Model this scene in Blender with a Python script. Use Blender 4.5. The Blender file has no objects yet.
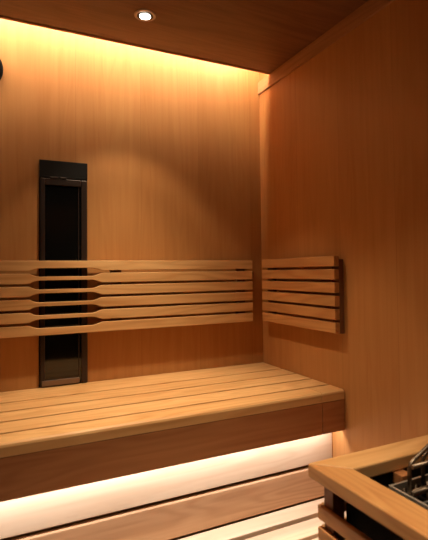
import bpy, bmesh, math, random
from mathutils import Vector, Matrix
random.seed(4)
sc = bpy.context.scene
COL = sc.collection
H = 1.353            # eye height above the floor
XR, YB = 1.180, 2.0  # right wall, back wall
XL, YF = -1.15, -0.95
ZC = H + 0.96        # ceiling
ZT = H + 1.20        # top of the light cove

# ------------------------------------------------------------------ materials
def N(nt, t, **kw):
    n = nt.nodes.new(t)
    for k, v in kw.items():
        setattr(n, k, v)
    return n

def math_(nt, op, a, b=None, c=None, clamp=False):
    n = N(nt, 'ShaderNodeMath', operation=op, use_clamp=clamp)
    for i, v in enumerate((a, b, c)):
        if v is None: continue
        if isinstance(v, (int, float)): n.inputs[i].default_value = v
        else: nt.links.new(v, n.inputs[i])
    return n.outputs[0]

def wood(name, axis, light, dark, plank=None, plank_axis='X', rough=0.5, island=0.16, fibre=1.0, figure=0.30, seam=0.25, plank_tone=0.2):
    m = bpy.data.materials.new(name); m.use_nodes = True
    nt = m.node_tree; L = nt.links
    bsdf = nt.nodes['Principled BSDF']
    tc = N(nt, 'ShaderNodeTexCoord')
    geo = N(nt, 'ShaderNodeNewGeometry')
    sep = N(nt, 'ShaderNodeSeparateXYZ'); L.new(tc.outputs['Object'], sep.inputs[0])
    c = {'X': sep.outputs[0], 'Y': sep.outputs[1], 'Z': sep.outputs[2]}
    rnd = geo.outputs['Random Per Island']
    tone = math_(nt, 'MULTIPLY', math_(nt, 'SUBTRACT', rnd, 0.5), island * 2)
    off = math_(nt, 'MULTIPLY', rnd, 37.0)
    seamf = None
    if plank:
        q = math_(nt, 'DIVIDE', c[plank_axis], plank)
        fl = math_(nt, 'FLOOR', q)
        wn = N(nt, 'ShaderNodeTexWhiteNoise', noise_dimensions='1D'); L.new(fl, wn.inputs['W'])
        tone = math_(nt, 'MULTIPLY', math_(nt, 'SUBTRACT', wn.outputs['Value'], 0.5), plank_tone)
        off = math_(nt, 'MULTIPLY', wn.outputs['Value'], 53.0)
        fr = math_(nt, 'FRACT', q)
        d = math_(nt, 'MINIMUM', fr, math_(nt, 'SUBTRACT', 1.0, fr))
        seamf = math_(nt, 'LESS_THAN', d, 0.0016 / plank / 2)
    def vec(along, across):
        cb = N(nt, 'ShaderNodeCombineXYZ')
        for i, a in enumerate('XYZ'):
            s = along if a == axis else across
            v = math_(nt, 'MULTIPLY_ADD', c[a], s, off)
            L.new(v, cb.inputs[i])
        return cb.outputs[0]
    def noise(v, det, dist=0.0, r=0.55):
        n = N(nt, 'ShaderNodeTexNoise'); L.new(v, n.inputs['Vector'])
        n.inputs['Scale'].default_value = 1; n.inputs['Detail'].default_value = det
        n.inputs['Roughness'].default_value = r; n.inputs['Distortion'].default_value = dist
        return n.outputs['Fac']
    n1 = noise(vec(4.0, 150), 2)
    n2 = noise(vec(0.9, 8.0), 2, 0.35)
    n3 = noise(vec(1.5, 3.0), 1)
    n4 = noise(vec(1.5, 38), 2)
    ring = math_(nt, 'MULTIPLY_ADD', math_(nt, 'SINE', math_(nt, 'MULTIPLY', n2, 62.0)), 0.5, 0.5)
    ring = math_(nt, 'POWER', ring, 1.6)
    f = math_(nt, 'MULTIPLY', math_(nt, 'SUBTRACT', n1, 0.5), 0.45 * fibre)
    f = math_(nt, 'ADD', f, math_(nt, 'MULTIPLY', math_(nt, 'SUBTRACT', n4, 0.5), 0.9 * fibre))
    f = math_(nt, 'ADD', f, math_(nt, 'MULTIPLY', math_(nt, 'SUBTRACT', ring, 0.4), figure))
    f = math_(nt, 'ADD', f, math_(nt, 'MULTIPLY', math_(nt, 'SUBTRACT', n3, 0.5), 0.8))
    f = math_(nt, 'ADD', f, math_(nt, 'ADD', tone, 0.45), clamp=True)
    mix = N(nt, 'ShaderNodeMix', data_type='RGBA'); L.new(f, mix.inputs['Factor'])
    mix.inputs['A'].default_value = (*light, 1); mix.inputs['B'].default_value = (*dark, 1)
    col = mix.outputs['Result']
    if seamf is not None:
        m2 = N(nt, 'ShaderNodeMix', data_type='RGBA')
        L.new(math_(nt, 'MULTIPLY', seamf, seam), m2.inputs['Factor'])
        L.new(col, m2.inputs['A']); m2.inputs['B'].default_value = (dark[0]*.3, dark[1]*.25, dark[2]*.2, 1)
        col = m2.outputs['Result']
    L.new(col, bsdf.inputs['Base Color'])
    bsdf.inputs['Roughness'].default_value = rough
    bsdf.inputs['Specular IOR Level'].default_value = 0.35
    bp = N(nt, 'ShaderNodeBump'); bp.inputs['Strength'].default_value = 0.06; bp.inputs['Distance'].default_value = 0.002
    L.new(n1, bp.inputs['Height']); L.new(bp.outputs[0], bsdf.inputs['Normal'])
    return m

def plain(name, col, rough=0.5, metal=0.0, emit=None, strength=0.0, spec=0.5, noise=0.06):
    m = bpy.data.materials.new(name); m.use_nodes = True
    nt = m.node_tree; b = nt.nodes['Principled BSDF']
    b.inputs['Base Color'].default_value = (*col, 1)
    b.inputs['Roughness'].default_value = rough; b.inputs['Metallic'].default_value = metal
    b.inputs['Specular IOR Level'].default_value = spec
    if emit:
        b.inputs['Emission Color'].default_value = (*emit, 1); b.inputs['Emission Strength'].default_value = strength
    if noise:
        tc = N(nt, 'ShaderNodeTexCoord'); n = N(nt, 'ShaderNodeTexNoise'); n.inputs['Scale'].default_value = 45
        nt.links.new(tc.outputs['Object'], n.inputs['Vector'])
        mr = N(nt, 'ShaderNodeMapRange'); mr.inputs['To Min'].default_value = max(rough - noise, 0.02); mr.inputs['To Max'].default_value = rough + noise
        nt.links.new(n.outputs['Fac'], mr.inputs['Value']); nt.links.new(mr.outputs[0], b.inputs['Roughness'])
    return m

WL, WD = (0.54, 0.265, 0.090), (0.37, 0.148, 0.042)
M = {
 'wall_back': wood('wall_wood_back', 'Z', WL, WD, plank=0.28, plank_axis='X', plank_tone=.14, figure=.10, fibre=.62),
 'wall_side': wood('wall_wood_side', 'Z', WL, WD, plank=0.28, plank_axis='Y', plank_tone=.14, figure=.10, fibre=.62),
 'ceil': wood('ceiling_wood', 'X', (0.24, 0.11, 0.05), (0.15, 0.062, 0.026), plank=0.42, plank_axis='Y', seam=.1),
 'leftwood': wood('left_wall_wood', 'Z', (0.24, 0.11, 0.05), (0.15, 0.062, 0.026), plank=0.28, plank_axis='Y'),  # unseen left wall, tone set dark to cut light bounced across the room
 'floor': wood('floor_wood', 'X', (0.18, 0.10, 0.06), (0.11, 0.06, 0.03), plank=0.12, plank_axis='Y', seam=1),
 'x': wood('bench_wood_x', 'X', (0.73, 0.445, 0.20), (0.52, 0.26, 0.092), fibre=.8, figure=.4),
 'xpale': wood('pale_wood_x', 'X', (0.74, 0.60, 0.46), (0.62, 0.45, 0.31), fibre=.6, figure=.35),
 'xmid': wood('mid_wood_x', 'X', (0.64, 0.40, 0.235), (0.45, 0.25, 0.13), fibre=.8, figure=.4),
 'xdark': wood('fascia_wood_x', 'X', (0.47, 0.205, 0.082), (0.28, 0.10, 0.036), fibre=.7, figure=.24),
 'y': wood('bench_wood_y', 'Y', (0.60, 0.32, 0.12), (0.42, 0.18, 0.060), fibre=.8, figure=.4),
 'z': wood('post_wood_z', 'Z', (0.28, 0.13, 0.06), (0.17, 0.07, 0.03)),
 'trimy': wood('trim_wood_y', 'Y', (0.52, 0.28, 0.13), (0.36, 0.17, 0.07)),
 'black': plain('black_steel', (0.007, 0.006, 0.006), 0.55, spec=.2),
 'frame': plain('brown_bronze_frame', (0.032, 0.018, 0.014), 0.42, 0.3),
 'glass': plain('black_glass', (0.004, 0.004, 0.004), 0.08, noise=0.03, spec=0.6),
 'darkglass': plain('dark_tinted_glass', (0.02, 0.016, 0.013), 0.12, noise=.03),
 'ledge': plain('brushed_bronze_ledge', (0.22, 0.15, 0.11), 0.4, 0.6),
 'steel': plain('stainless_steel', (0.50, 0.44, 0.38), 0.5, 0.8),
 'rod': plain('dull_steel_rod', (0.20, 0.155, 0.12), 0.40, 1.0),
 'darksteel': plain('dark_steel', (0.035, 0.030, 0.028), 0.4, 0.7),
 'lens': plain('lamp_lens', (0.9, 0.85, 0.8), 0.4, emit=(1.0, 0.88, 0.72), strength=14, noise=0),
 'ring': plain('lamp_ring', (0.45, 0.36, 0.30), 0.35, 0.8),
 'led': plain('led_tape', (0.9, 0.85, 0.8), 0.4, emit=(1.0, 0.75, 0.48), strength=4, noise=0),
 'cove': plain('cove_light_tube', (0.9, 0.85, 0.8), 0.4, emit=(1.0, 0.83, 0.60), strength=74, noise=0),
 'rubber': plain('dark_rubber', (0.004, 0.003, 0.003), 0.7, spec=.05),
}

# ------------------------------------------------------------------ mesh helpers
def add_box(bm, x0, x1, y0, y1, z0, z1, bev=0.0, seg=2):
    t = bmesh.new()
    bmesh.ops.create_cube(t, size=1)
    for v in t.verts:
        v.co = Vector(((x0+x1)/2 + v.co.x*(x1-x0), (y0+y1)/2 + v.co.y*(y1-y0), (z0+z1)/2 + v.co.z*(z1-z0)))
    if bev: bmesh.ops.bevel(t, geom=list(t.edges), offset=bev, segments=seg, profile=0.5, affect='EDGES')
    merge(bm, t)

def merge(bm, t):
    me = bpy.data.meshes.new('tmp'); t.to_mesh(me); t.free(); bm.from_mesh(me); bpy.data.meshes.remove(me)

def add_prism(bm, pts, h0, h1, axis='Z', bev=0.0, seg=2):
    """pts: outline in the two other axes (XY for Z, XZ for Y, YZ for X)"""
    t = bmesh.new()
    def P(a, b, h): return {'Z': (a, b, h), 'Y': (a, h, b), 'X': (h, a, b)}[axis]
    lo = [t.verts.new(P(a, b, h0)) for a, b in pts]; hi = [t.verts.new(P(a, b, h1)) for a, b in pts]
    n = len(pts)
    t.faces.new(lo); t.faces.new(hi)
    for i in range(n): t.faces.new((lo[i], lo[(i+1) % n], hi[(i+1) % n], hi[i]))
    bmesh.ops.recalc_face_normals(t, faces=t.faces)
    if bev:
        es = [e for e in t.edges if len(e.link_faces) == 2 and e.calc_face_angle() > 0.6]
        bmesh.ops.bevel(t, geom=es, offset=bev, segments=seg, profile=0.5, affect='EDGES')
    merge(bm, t)

def add_tube(bm, pts, r, n=10):
    t = bmesh.new(); pts = [Vector(p) for p in pts]; rings = []
    up = Vector((0.13, 0.21, 0.97))
    for i, p in enumerate(pts):
        d = (pts[min(i+1, len(pts)-1)] - pts[max(i-1, 0)]).normalized()
        u = d.cross(up)
        if u.length < .1: u = d.cross(Vector((1, 0, 0)))
        u.normalize(); w = d.cross(u).normalized()
        if i and rings:
            # keep the frame from flipping
            pu = prev - d * prev.dot(d); u = pu.normalized(); w = d.cross(u).normalized()
        prev = u
        rings.append([t.verts.new(p + (u*math.cos(2*math.pi*k/n) + w*math.sin(2*math.pi*k/n))*r) for k in range(n)])
    for a, b in zip(rings, rings[1:]):
        for k in range(n): t.faces.new((a[k], a[(k+1) % n], b[(k+1) % n], b[k]))
    t.faces.new(rings[0]); t.faces.new(rings[-1])
    bmesh.ops.recalc_face_normals(t, faces=t.faces)
    for f in t.faces: f.smooth = len(f.verts) == 4
    merge(bm, t)

def arc_path(pts, r, n=5):
    """round the corners of a polyline"""
    out = [Vector(pts[0])]
    for a, b, c in zip(pts, pts[1:], pts[2:]):
        a, b, c = Vector(a), Vector(b), Vector(c)
        p = b + (a-b).normalized()*r; q = b + (c-b).normalized()*r
        for k in range(n+1):
            s = k/n; out.append(p*(1-s)**2 + b*2*s*(1-s) + q*s*s)
    out.append(Vector(pts[-1])); return out

def add_lathe(bm, prof, c, n=48, axis='Z'):
    """prof: (r, h) pairs"""
    t = bmesh.new(); rings = []
    for r, h in prof:
        ring = []
        for k in range(n):
            a = 2*math.pi*k/n; x, y = r*math.cos(a), r*math.sin(a)
            p = (x, y, h) if axis == 'Z' else (x, h, y)
            ring.append(t.verts.new(Vector(c) + Vector(p)))
        rings.append(ring)
    for a, b in zip(rings, rings[1:]):
        for k in range(n): t.faces.new((a[k], a[(k+1) % n], b[(k+1) % n], b[k]))
    t.faces.new(rings[0]); t.faces.new(rings[-1])
    bmesh.ops.recalc_face_normals(t, faces=t.faces)
    merge(bm, t)

def obj(name, bm, mat, parent=None, loc=None, label=None):
    loc = Vector(parent.location) if parent is not None and loc is None else Vector(loc or (0, 0, 0))
    if parent is not None and parent.parent is not None: loc = Vector(parent.parent.location)
    for v in bm.verts: v.co -= loc
    me = bpy.data.meshes.new(name); bm.to_mesh(me); bm.free(); me.materials.append(M[mat])
    o = bpy.data.objects.new(name, me); COL.objects.link(o)
    if parent is not None: o.parent = parent
    else: o.location = loc
    if label: o['label'] = label
    return o

def thing(name, label, cat, loc, group=None):
    o = bpy.data.objects.new(name, None); COL.objects.link(o); o.location = loc; o.empty_display_size = .1
    o['label'] = label; o['category'] = cat
    if group: o['group'] = group
    return o

def struct(name, bm, mat, label):
    o = obj(name, bm, mat); o['kind'] = 'structure'; o['label'] = label; return o

# ------------------------------------------------------------------ room
T = 0.05
b = bmesh.new(); add_box(b, XL-T, XR+T, YB, YB+T, -T, ZT+T); struct('wall_back', b, 'wall_back', 'pale wood panelled back wall with vertical grain behind the bench')
b = bmesh.new(); add_box(b, XR, XR+T, YF-T, YB, -T, ZT+T); struct('wall_right', b, 'wall_side', 'wood panelled right wall beside the bench and heater')
b = bmesh.new(); add_box(b, XL-T, XL, YF-T, YB, -T, ZT+T); struct('wall_left', b, 'leftwood', 'unseen wood panelled left wall, darkened to cut bounced light')
b = bmesh.new(); add_box(b, XL, XR, YF-T, YF, -T, ZT+T); struct('wall_front', b, 'darkglass', 'dark glass front wall behind the camera')
b = bmesh.new(); add_box(b, XL, XR, YF, YB, -T, 0); struct('floor', b, 'floor', 'wooden sauna floor')
YE = 1.885
b = bmesh.new()
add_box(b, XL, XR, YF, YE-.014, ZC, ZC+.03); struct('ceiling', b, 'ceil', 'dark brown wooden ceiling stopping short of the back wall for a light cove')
b = bmesh.new(); add_box(b, XL, XR, YF, YB, ZT, ZT+T); struct('trim_3', b, 'wall_back', 'pale wooden lid over the light cove')
b = bmesh.new(); add_box(b, XL, XR-.0095, YE-.014, YE, ZC-.004, ZC+.030, .002); struct('trim_1', b, 'xdark', 'thin wooden edge strip along the ceiling at the light cove')
b = bmesh.new(); add_box(b, XR-.009, XR, YF, YB, H+.899, ZC, .002); struct('trim_2', b, 'trimy', 'wooden cornice strip where the right wall meets the ceiling')

# ------------------------------------------------------------------ upper bench
ZB = H - .456
YFR = 1.390      # front edge
XS = 1.072       # seam at the right end
up = thing('upper_bench', 'upper slatted wooden sauna bench with glowing underside along back wall', 'bench', (0.04, 1.7, H-.895))
th = .036
b = bmesh.new()
ys = [1.998, 1.828, 1.712, 1.598, 1.483]
for k in range(4):
    add_box(b, XL+.002, XR-.002, ys[k+1]+.0056, ys[k]-.0056 + (.0058 if k == 0 else 0), ZB-.034, ZB, .002)
obj('seat_slats', b, 'x', up)
def nose(x0, x1):
    b = bmesh.new()
    y0, y1 = YFR, ys[4]-.0058
    pr = [(y1, ZB-th), (y0, ZB-th), (y0, ZB-.010), (y0+.003, ZB-.004), (y0+.010, ZB), (y1, ZB)]
    add_prism(b, pr, x0, x1, 'X', .0012, 1)
    return b
obj('front_board', nose(XL+.002, XS-.0012), 'x', up)
obj('end_block', nose(XS+.0012, XR-.002), 'x', up)
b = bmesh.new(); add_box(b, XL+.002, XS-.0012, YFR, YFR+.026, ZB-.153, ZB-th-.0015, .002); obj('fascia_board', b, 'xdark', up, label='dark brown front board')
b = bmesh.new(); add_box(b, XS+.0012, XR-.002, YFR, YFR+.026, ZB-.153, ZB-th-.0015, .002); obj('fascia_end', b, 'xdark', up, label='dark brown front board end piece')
# supporting battens under the seat, then the two boards of the skirt
for x in (-1.0, -.3, .4, 1.05):
    b = bmesh.new(); add_box(b, x-.02, x+.02, 1.50, 1.995, ZB-.085, ZB-.0345, .002); obj('seat_support', b, 'y', up)
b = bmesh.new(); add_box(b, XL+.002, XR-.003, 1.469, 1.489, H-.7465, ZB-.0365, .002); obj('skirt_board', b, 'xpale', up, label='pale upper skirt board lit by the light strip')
b = bmesh.new(); add_box(b, XL+.002, XR-.003, 1.464, 1.488, H-.877, H-.7605, .004, 3); obj('skirt_board', b, 'xmid', up, label='brown lower skirt board')
b = bmesh.new(); add_box(b, XL+.02, 1.16, 1.420, 1.436, ZB-.134, ZB-.128); obj('light_strip', b, 'led', up)

# ------------------------------------------------------------------ lower bench
ZL = H - .8815
lo = thing('lower_bench', 'lower slatted wooden bench step in front of the upper bench', 'bench', (0.04, 1.25, 0))
b = bmesh.new()
for k in range(4):
    y1 = 1.4635 - k*.1015
    add_box(b, XL+.002, XR-.003, 1.4635 - k*.1015 - (.0775 if k == 0 else .084), y1, ZL-.028, ZL, .003)
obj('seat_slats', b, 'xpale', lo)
for x in (-1.0, -.3, .4, 1.05):
    b = bmesh.new(); add_box(b, x-.025, x+.025, 1.09, 1.465, ZL-.085, ZL-.0285, .002); obj('seat_support', b, 'y', lo)
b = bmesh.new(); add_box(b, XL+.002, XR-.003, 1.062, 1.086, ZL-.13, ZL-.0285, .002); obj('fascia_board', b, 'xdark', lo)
for x in (-1.0, -.3, .4, 1.05):
    for y in (1.12, 1.43):
        b = bmesh.new(); add_box(b, x-.025, x+.025, y-.025, y+.025, 0, ZL-.0855, .002); obj('leg', b, 'z', lo)

# ------------------------------------------------------------------ backrests
Y0, Y1 = 1.955, 1.981
SL, PITCH, TOP = .0402, .0509, H+.0515
def edge(x, wide):
    """half height of the gap at x: narrow, opening to a scoop in front of the heating panel"""
    a, c, d, e = .101, .139, .339, .387
    def sm(t):
        t = max(0, min(1, t)); return math.sin(t*math.pi/2)**1.5 if wide == 'l' else t*t*(3-2*t)
    if x <= a or x >= e: return 0
    if x < c: return (1-(1-(x-a)/(c-a))**2)
    if x <= d: return 1
    t = (e-x)/(e-d); return t*t*(3-2*t)
br = thing('backrest', 'long six-slat wooden backrest with scooped gaps over the heating panel', 'backrest', (0.04, 1.97, H-.24))
b = bmesh.new()
xs = [XL+.004, .1009] + [.101 + .038*i/8 for i in range(9)] + [.339 + .048*i/10 for i in range(11)] + [.3871, 1.101]
CUT = .0125
for k in range(6):
    zt = TOP - k*PITCH; zb = zt - SL
    if k == 5: zb -= .0006
    top = [(x, zt - (CUT*edge(x, 0) if k else 0)) for x in xs]
    bot = [(x, zb + (CUT*edge(x, 0)*(1 if k < 5 else 0))) for x in xs]
    if k == 0: bot = [(x, zb + .0105*edge(x, 0)) for x in xs]
    pts = bot + top[::-1]
    add_prism(b, pts, Y0, Y1, 'Y', .0016, 2)
obj('slat_panel', b, 'x', br)
b = None
for x in (-.95, -.25, .445, 1.05):
    b = bmesh.new(); add_box(b, x-.022, x+.022, Y1, YB-.0005, TOP-5.9*PITCH+.006, TOP-.010, .0015); obj('mounting_batten', b, 'z', br)

brr = thing('backrest', 'short six-slat wooden backrest fixed on the right wall near the corner', 'backrest', (XR, 1.665, H-.24))
X0, X1 = 1.135, 1.158
b = bmesh.new()
for k in range(6):
    zt = TOP + .003 - k*PITCH
    add_box(b, X0, X1, 1.384, 1.926, zt-SL, zt, .002)
obj('slat_panel', b, 'y', brr)
for y in (1.406, 1.885):
    b = bmesh.new(); add_box(b, X1, XR-.0005, y-.022, y+.022, TOP-5.9*PITCH+.006, TOP-.010, .0015); obj('mounting_batten', b, 'z', brr)

# ------------------------------------------------------------------ infrared panel in the back wall
ir = thing('infrared_heater', 'tall narrow black infrared heating panel in a bronze frame on the back wall', 'heater', (.232, YB, H-.45))
PX0, PX1 = .138, .327; PZ0, PZ1 = H-.4545, H+.463
b = bmesh.new(); add_box(b, PX0, PX1, YB-.006, YB-.0003, PZ0, PZ1, .0015); obj('back_plate', b, 'black', ir)
b = bmesh.new(); add_box(b, PX0, PX1, YB-.014, YB-.006, H+.392, PZ1, .002); obj('top_cover', b, 'black', ir)
b = bmesh.new(); fz1 = H+.389
yf, yb = YB-.015, YB-.006
add_box(b, PX0+.005, PX0+.022, yf, yb, PZ0, fz1, .003); add_box(b, PX1-.026, PX1-.003, yf, yb, PZ0, fz1, .003)
add_box(b, PX0+.022, PX1-.026, yf, yb, fz1-.028, fz1, .003)
obj('frame', b, 'frame', ir)
b = bmesh.new(); add_box(b, PX0+.022, PX1-.026, YB-.009, YB-.006, PZ0+.012, fz1-.028); obj('glass_panel', b, 'glass', ir)
b = bmesh.new(); add_box(b, PX1-.038, PX1-.034, YB-.012, YB-.009, PZ0+.03, fz1-.028, .001); obj('inner_bead', b, 'frame', ir)
b = bmesh.new(); add_box(b, PX0+.010, PX1-.034, YB-.018, YB-.010, PZ0+.004, PZ0+.026, .002); obj('bottom_ledge', b, 'ledge', ir, label='paler bronze ledge')
b = bmesh.new(); add_box(b, PX0+.040, PX0+.072, YB-.018, YB-.0145, fz1-.001, fz1+.007, .002); add_box(b, PX0+.080, PX0+.106, YB-.018, YB-.0145, fz1-.001, fz1+.007, .002)
obj('clip', b, 'frame', ir)

# ------------------------------------------------------------------ round fixture at the left edge
b = bmesh.new(); add_lathe(b, [(.080, YB-.0005), (.085, YB-.003), (.085, YB-.012), (.079, YB-.016)], (-.079, 0, H+.806), axis='Y')
rf = thing('wall_fixture', 'round dark wall fixture high on the back wall at the left edge', 'wall fixture', (-.079, YB, H+.806))
obj('housing', b, 'rubber', rf)
b = bmesh.new(); add_lathe(b, [(.072, YB-.016), (.070, YB-.019), (.02, YB-.021)], (-.079, 0, H+.806), axis='Y'); obj('grille', b, 'black', rf)

# ------------------------------------------------------------------ heater guard
ZR = H - .500
gx0, gx1, gy0, gy1, w = .716, 1.174, .300, .9955, .083
g = thing('heater_guard', 'slatted wooden guard rail with mitred top around the sauna heater', 'guard', (.945, .645, 0))
def rail(pts, mat):
    b = bmesh.new(); add_prism(b, pts, ZR-.036, ZR, 'Z', .005, 3); obj('top_rail', b, mat, g)
e = .0004
rail([(gx0, gy0), (gx0+w, gy0+w), (gx0+w, gy1-w), (gx0, gy1)], 'y')
rail([(gx0+e, gy1), (gx0+w+e, gy1-w+e), (gx1-w-e, gy1-w+e), (gx1-e, gy1)], 'x')
rail([(gx1, gy0), (gx1, gy1), (gx1-w, gy1-w), (gx1-w, gy0+w)], 'y')
rail([(gx0+e, gy0), (gx1-e, gy0), (gx1-w-e, gy0+w-e), (gx0+w+e, gy0+w-e)], 'x')
ix0, ix1, iy0, iy1 = gx0+.028, gx1-.010, gy0+.03, gy1-.030   # outside of the posts
for x in (ix0, ix1-.036):
    for y in (iy0, iy1-.036):
        b = bmesh.new(); add_box(b, x, x+.036, y, y+.036, 0, ZR-.0365, .002); obj('corner_post', b, 'z', g)
def slats(side):
    b = bmesh.new(); z = H-.5995
    while z > .12:
        if side == 'left': add_box(b, ix0-.014, ix0-.0003, iy0-.004, iy1+.010, z-.0355, z, .003)
        if side == 'back': add_box(b, ix0+.0003, ix1, iy1+.0003, iy1+.014, z-.0355, z, .003)
        if side == 'front': add_box(b, ix0-.014, ix1, iy0-.018, iy0-.0045, z-.0355, z, .003)
        z -= .0553
    obj('slat_panel', b, 'y' if side == 'left' else 'x', g)
for s in ('left', 'back', 'front'): slats(s)

b = bmesh.new(); add_box(b, .935, .970, .885, .9195, ZR-.066, ZR-.0367, .002); obj('support_block', b, 'xdark', g)
# ------------------------------------------------------------------ heater
hx0, hx1, hy0, hy1 = .849, 1.078, .44, .848
ZH = H - .525
ht = thing('sauna_heater', 'dark steel sauna heater with wire grille and raised rod frame inside the guard', 'heater', ((hx0+hx1)/2, (hy0+hy1)/2, 0))
b = bmesh.new(); add_box(b, hx0+.012, hx1-.012, hy0+.012, hy1-.012, .10, ZH-.16, .006); obj('body', b, 'darksteel', ht)
for x in (hx0+.04, hx1-.04):
    for y in (hy0+.04, hy1-.04):
        b = bmesh.new(); add_lathe(b, [(.016, 0), (.016, .1)], (x, y, 0), 16); obj('foot', b, 'rubber', ht)
b = bmesh.new(); hz1 = ZR-.0375
for q in ((.784, .788, .40, .929), (.788, 1.118, .925, .929), (1.118, 1.122, .40, .929)): add_box(b, *q, .14, hz1, .001)
obj('heat_shield', b, 'black', ht, label='black sheet metal shield around the heater')
b = bmesh.new()   # tray rim
r = .010
for (a0, a1, c0, c1) in ((hx0, hx0+.006, hy0, hy1), (hx1-.006, hx1, hy0, hy1), (hx0+.006, hx1-.006, hy0, hy0+.006), (hx0+.006, hx1-.006, hy1-.006, hy1)):
    add_box(b, a0, a1, c0, c1, ZH-.02, ZH, .0015)
obj('rim', b, 'steel', ht)
b = bmesh.new()
y = hy0+.03
while y < hy1-.01:
    add_tube(b, [(hx0+.006, y, ZH-.010), (hx1-.006, y, ZH-.010)], .0055); y += .048
for x in (hx0+.05, hx1-.05): add_tube(b, [(x, hy0+.006, ZH-.019), (x, hy1-.006, ZH-.019)], .004)
obj('grille', b, 'darksteel', ht)
b = bmesh.new()   # cage of upright rods below the rim
y = hy0+.012
while y < hy1:
    for x in (hx0+.006, hx1-.006): add_tube(b, [(x, y, ZH-.17), (x, y, ZH-.015)], .0028, 8)
    y += .0398
x = hx0+.046
while x < hx1-.02:
    for y in (hy0+.006, hy1-.006): add_tube(b, [(x, y, ZH-.17), (x, y, ZH-.015)], .0028, 8)
    x += .04
obj('rod_cage', b, 'rod', ht)
b = bmesh.new()
R = .0052
for fy in (.789, .50):
    b = bmesh.new()
    for fa in (0, .068):
        p, q = .856+fa, 1.064-fa; yy = fy + fa*.3; z0, z1 = ZH+.003, ZH+.069; zp = z1 + (q-p)*.24
        add_tube(b, arc_path([(p, yy, z0), (p, yy, z1), ((p+q)/2, yy, zp), (q, yy, z1), (q, yy, z0)], .018), R)
    add_tube(b, [(.856, fy-.008, ZH+.066), (1.064, fy-.008, ZH+.066)], R)
    add_tube(b, [(.856, fy-.003, ZH+.003), (1.064, fy-.003, ZH+.003)], R*1.5)
    obj('rod_frame', b, 'rod', ht)

# ------------------------------------------------------------------ lamps
def kelvin_light(name, typ, loc, energy, color, **kw):
    l = bpy.data.lights.new(name, typ); l.energy = energy; l.color = color
    for k2, v in kw.items(): setattr(l, k2, v)
    o = bpy.data.objects.new(name, l); COL.objects.link(o); o.location = loc; return o
WARM = (1.0, 0.79, 0.52)
def downlight(x, y, energy, label, ang=88, wide=3.9):
    t = thing('recessed_downlight', label, 'ceiling light', (x, y, ZC), 'recessed ceiling downlights')
    b = bmesh.new(); add_lathe(b, [(.040, -.0003), (.040, -.003), (.036, -.005), (.030, -.0045), (.030, -.0003)], (x, y, ZC)); obj('trim_ring', b, 'ring', t)
    b = bmesh.new(); add_lathe(b, [(.0195, -.0052), (.0205, -.007), (.017, -.0075)], (x, y, ZC)); obj('lens', b, 'lens', t)
    b = bmesh.new(); add_lathe(b, [(.0298, -.0005), (.0298, -.0048)], (x, y, ZC)); obj('reflector', b, 'darksteel', t)
    o = kelvin_light('spot_lamp', 'SPOT', (0, 0, -.014), energy, WARM, spot_size=math.radians(ang), spot_blend=.35, shadow_soft_size=.02)
    o.parent = t
    o = kelvin_light('spot_lamp', 'SPOT', (0, 0, -.014), energy*wide, WARM, spot_size=math.radians(70), spot_blend=1.0, shadow_soft_size=.03)
    o.parent = t
downlight(.479, 1.639, 19, 'small glowing recessed downlight in the dark wooden ceiling near the back wall')
downlight(.479, .86, 14, 'small glowing recessed downlight in the ceiling beside the heater, out of frame')
downlight(.479, .08, 19, 'small glowing recessed downlight in the ceiling right above the camera, out of frame')

b = bmesh.new(); add_tube(b, [(XL+.03, 1.862, H+1.105), (XR-.03, 1.862, H+1.105)], .020, 8)
o = obj('cove_light_strip', b, 'cove', None, (.04, 1.862, H+1.105)); o['label'] = 'warm light strip hidden in the ceiling cove above the back wall'; o['category'] = 'light strip'
bl = kelvin_light('bench_strip_lamp', 'AREA', ((XL+1.165)/2, 1.428, ZB-.136), 4.6, (1.0, .96, .92), shape='RECTANGLE', size=1.165-XL-.02, size_y=.012)

# ------------------------------------------------------------------ world, camera
w_ = bpy.data.worlds.new('World'); sc.world = w_; w_.use_nodes = True
w_.node_tree.nodes['Background'].inputs[0].default_value = (1, .7, .5, 1); w_.node_tree.nodes['Background'].inputs[1].default_value = 0.0

yaw, pitch, roll, f = math.radians(26.357), math.radians(1.913), math.radians(-.7127), 459.0
fwd = Vector((math.sin(yaw)*math.cos(pitch), math.cos(yaw)*math.cos(pitch), math.sin(pitch)))
r_ = Vector((math.cos(yaw), -math.sin(yaw), 0)); u_ = r_.cross(fwd)
right = math.cos(roll)*r_ + math.sin(roll)*u_; upv = -math.sin(roll)*r_ + math.cos(roll)*u_
cam = bpy.data.cameras.new('Camera'); co = bpy.data.objects.new('Camera', cam); COL.objects.link(co)
cam.sensor_width = 36; cam.sensor_fit = 'HORIZONTAL'; cam.lens = f/428*36
m = Matrix((right, upv, -fwd)).transposed().to_4x4(); m.translation = (0, 0, H); co.matrix_world = m
cam.clip_start = .02; cam.shift_x = (214-228.05)/428; cam.shift_y = (256.08-270)/428
cam.dof.use_dof = True; cam.dof.focus_distance = 2.0; cam.dof.aperture_fstop = 5.0
sc.camera = co
sc.view_settings.view_transform = 'Standard'; sc.view_settings.look = 'None'; sc.view_settings.gamma = 1
sc.view_settings.use_curve_mapping = False; sc.view_settings.exposure = 0.0
sc.cycles.use_denoising = True; sc.cycles.max_bounces = 12; sc.cycles.diffuse_bounces = 8
sc.cycles.sample_clamp_indirect = 4
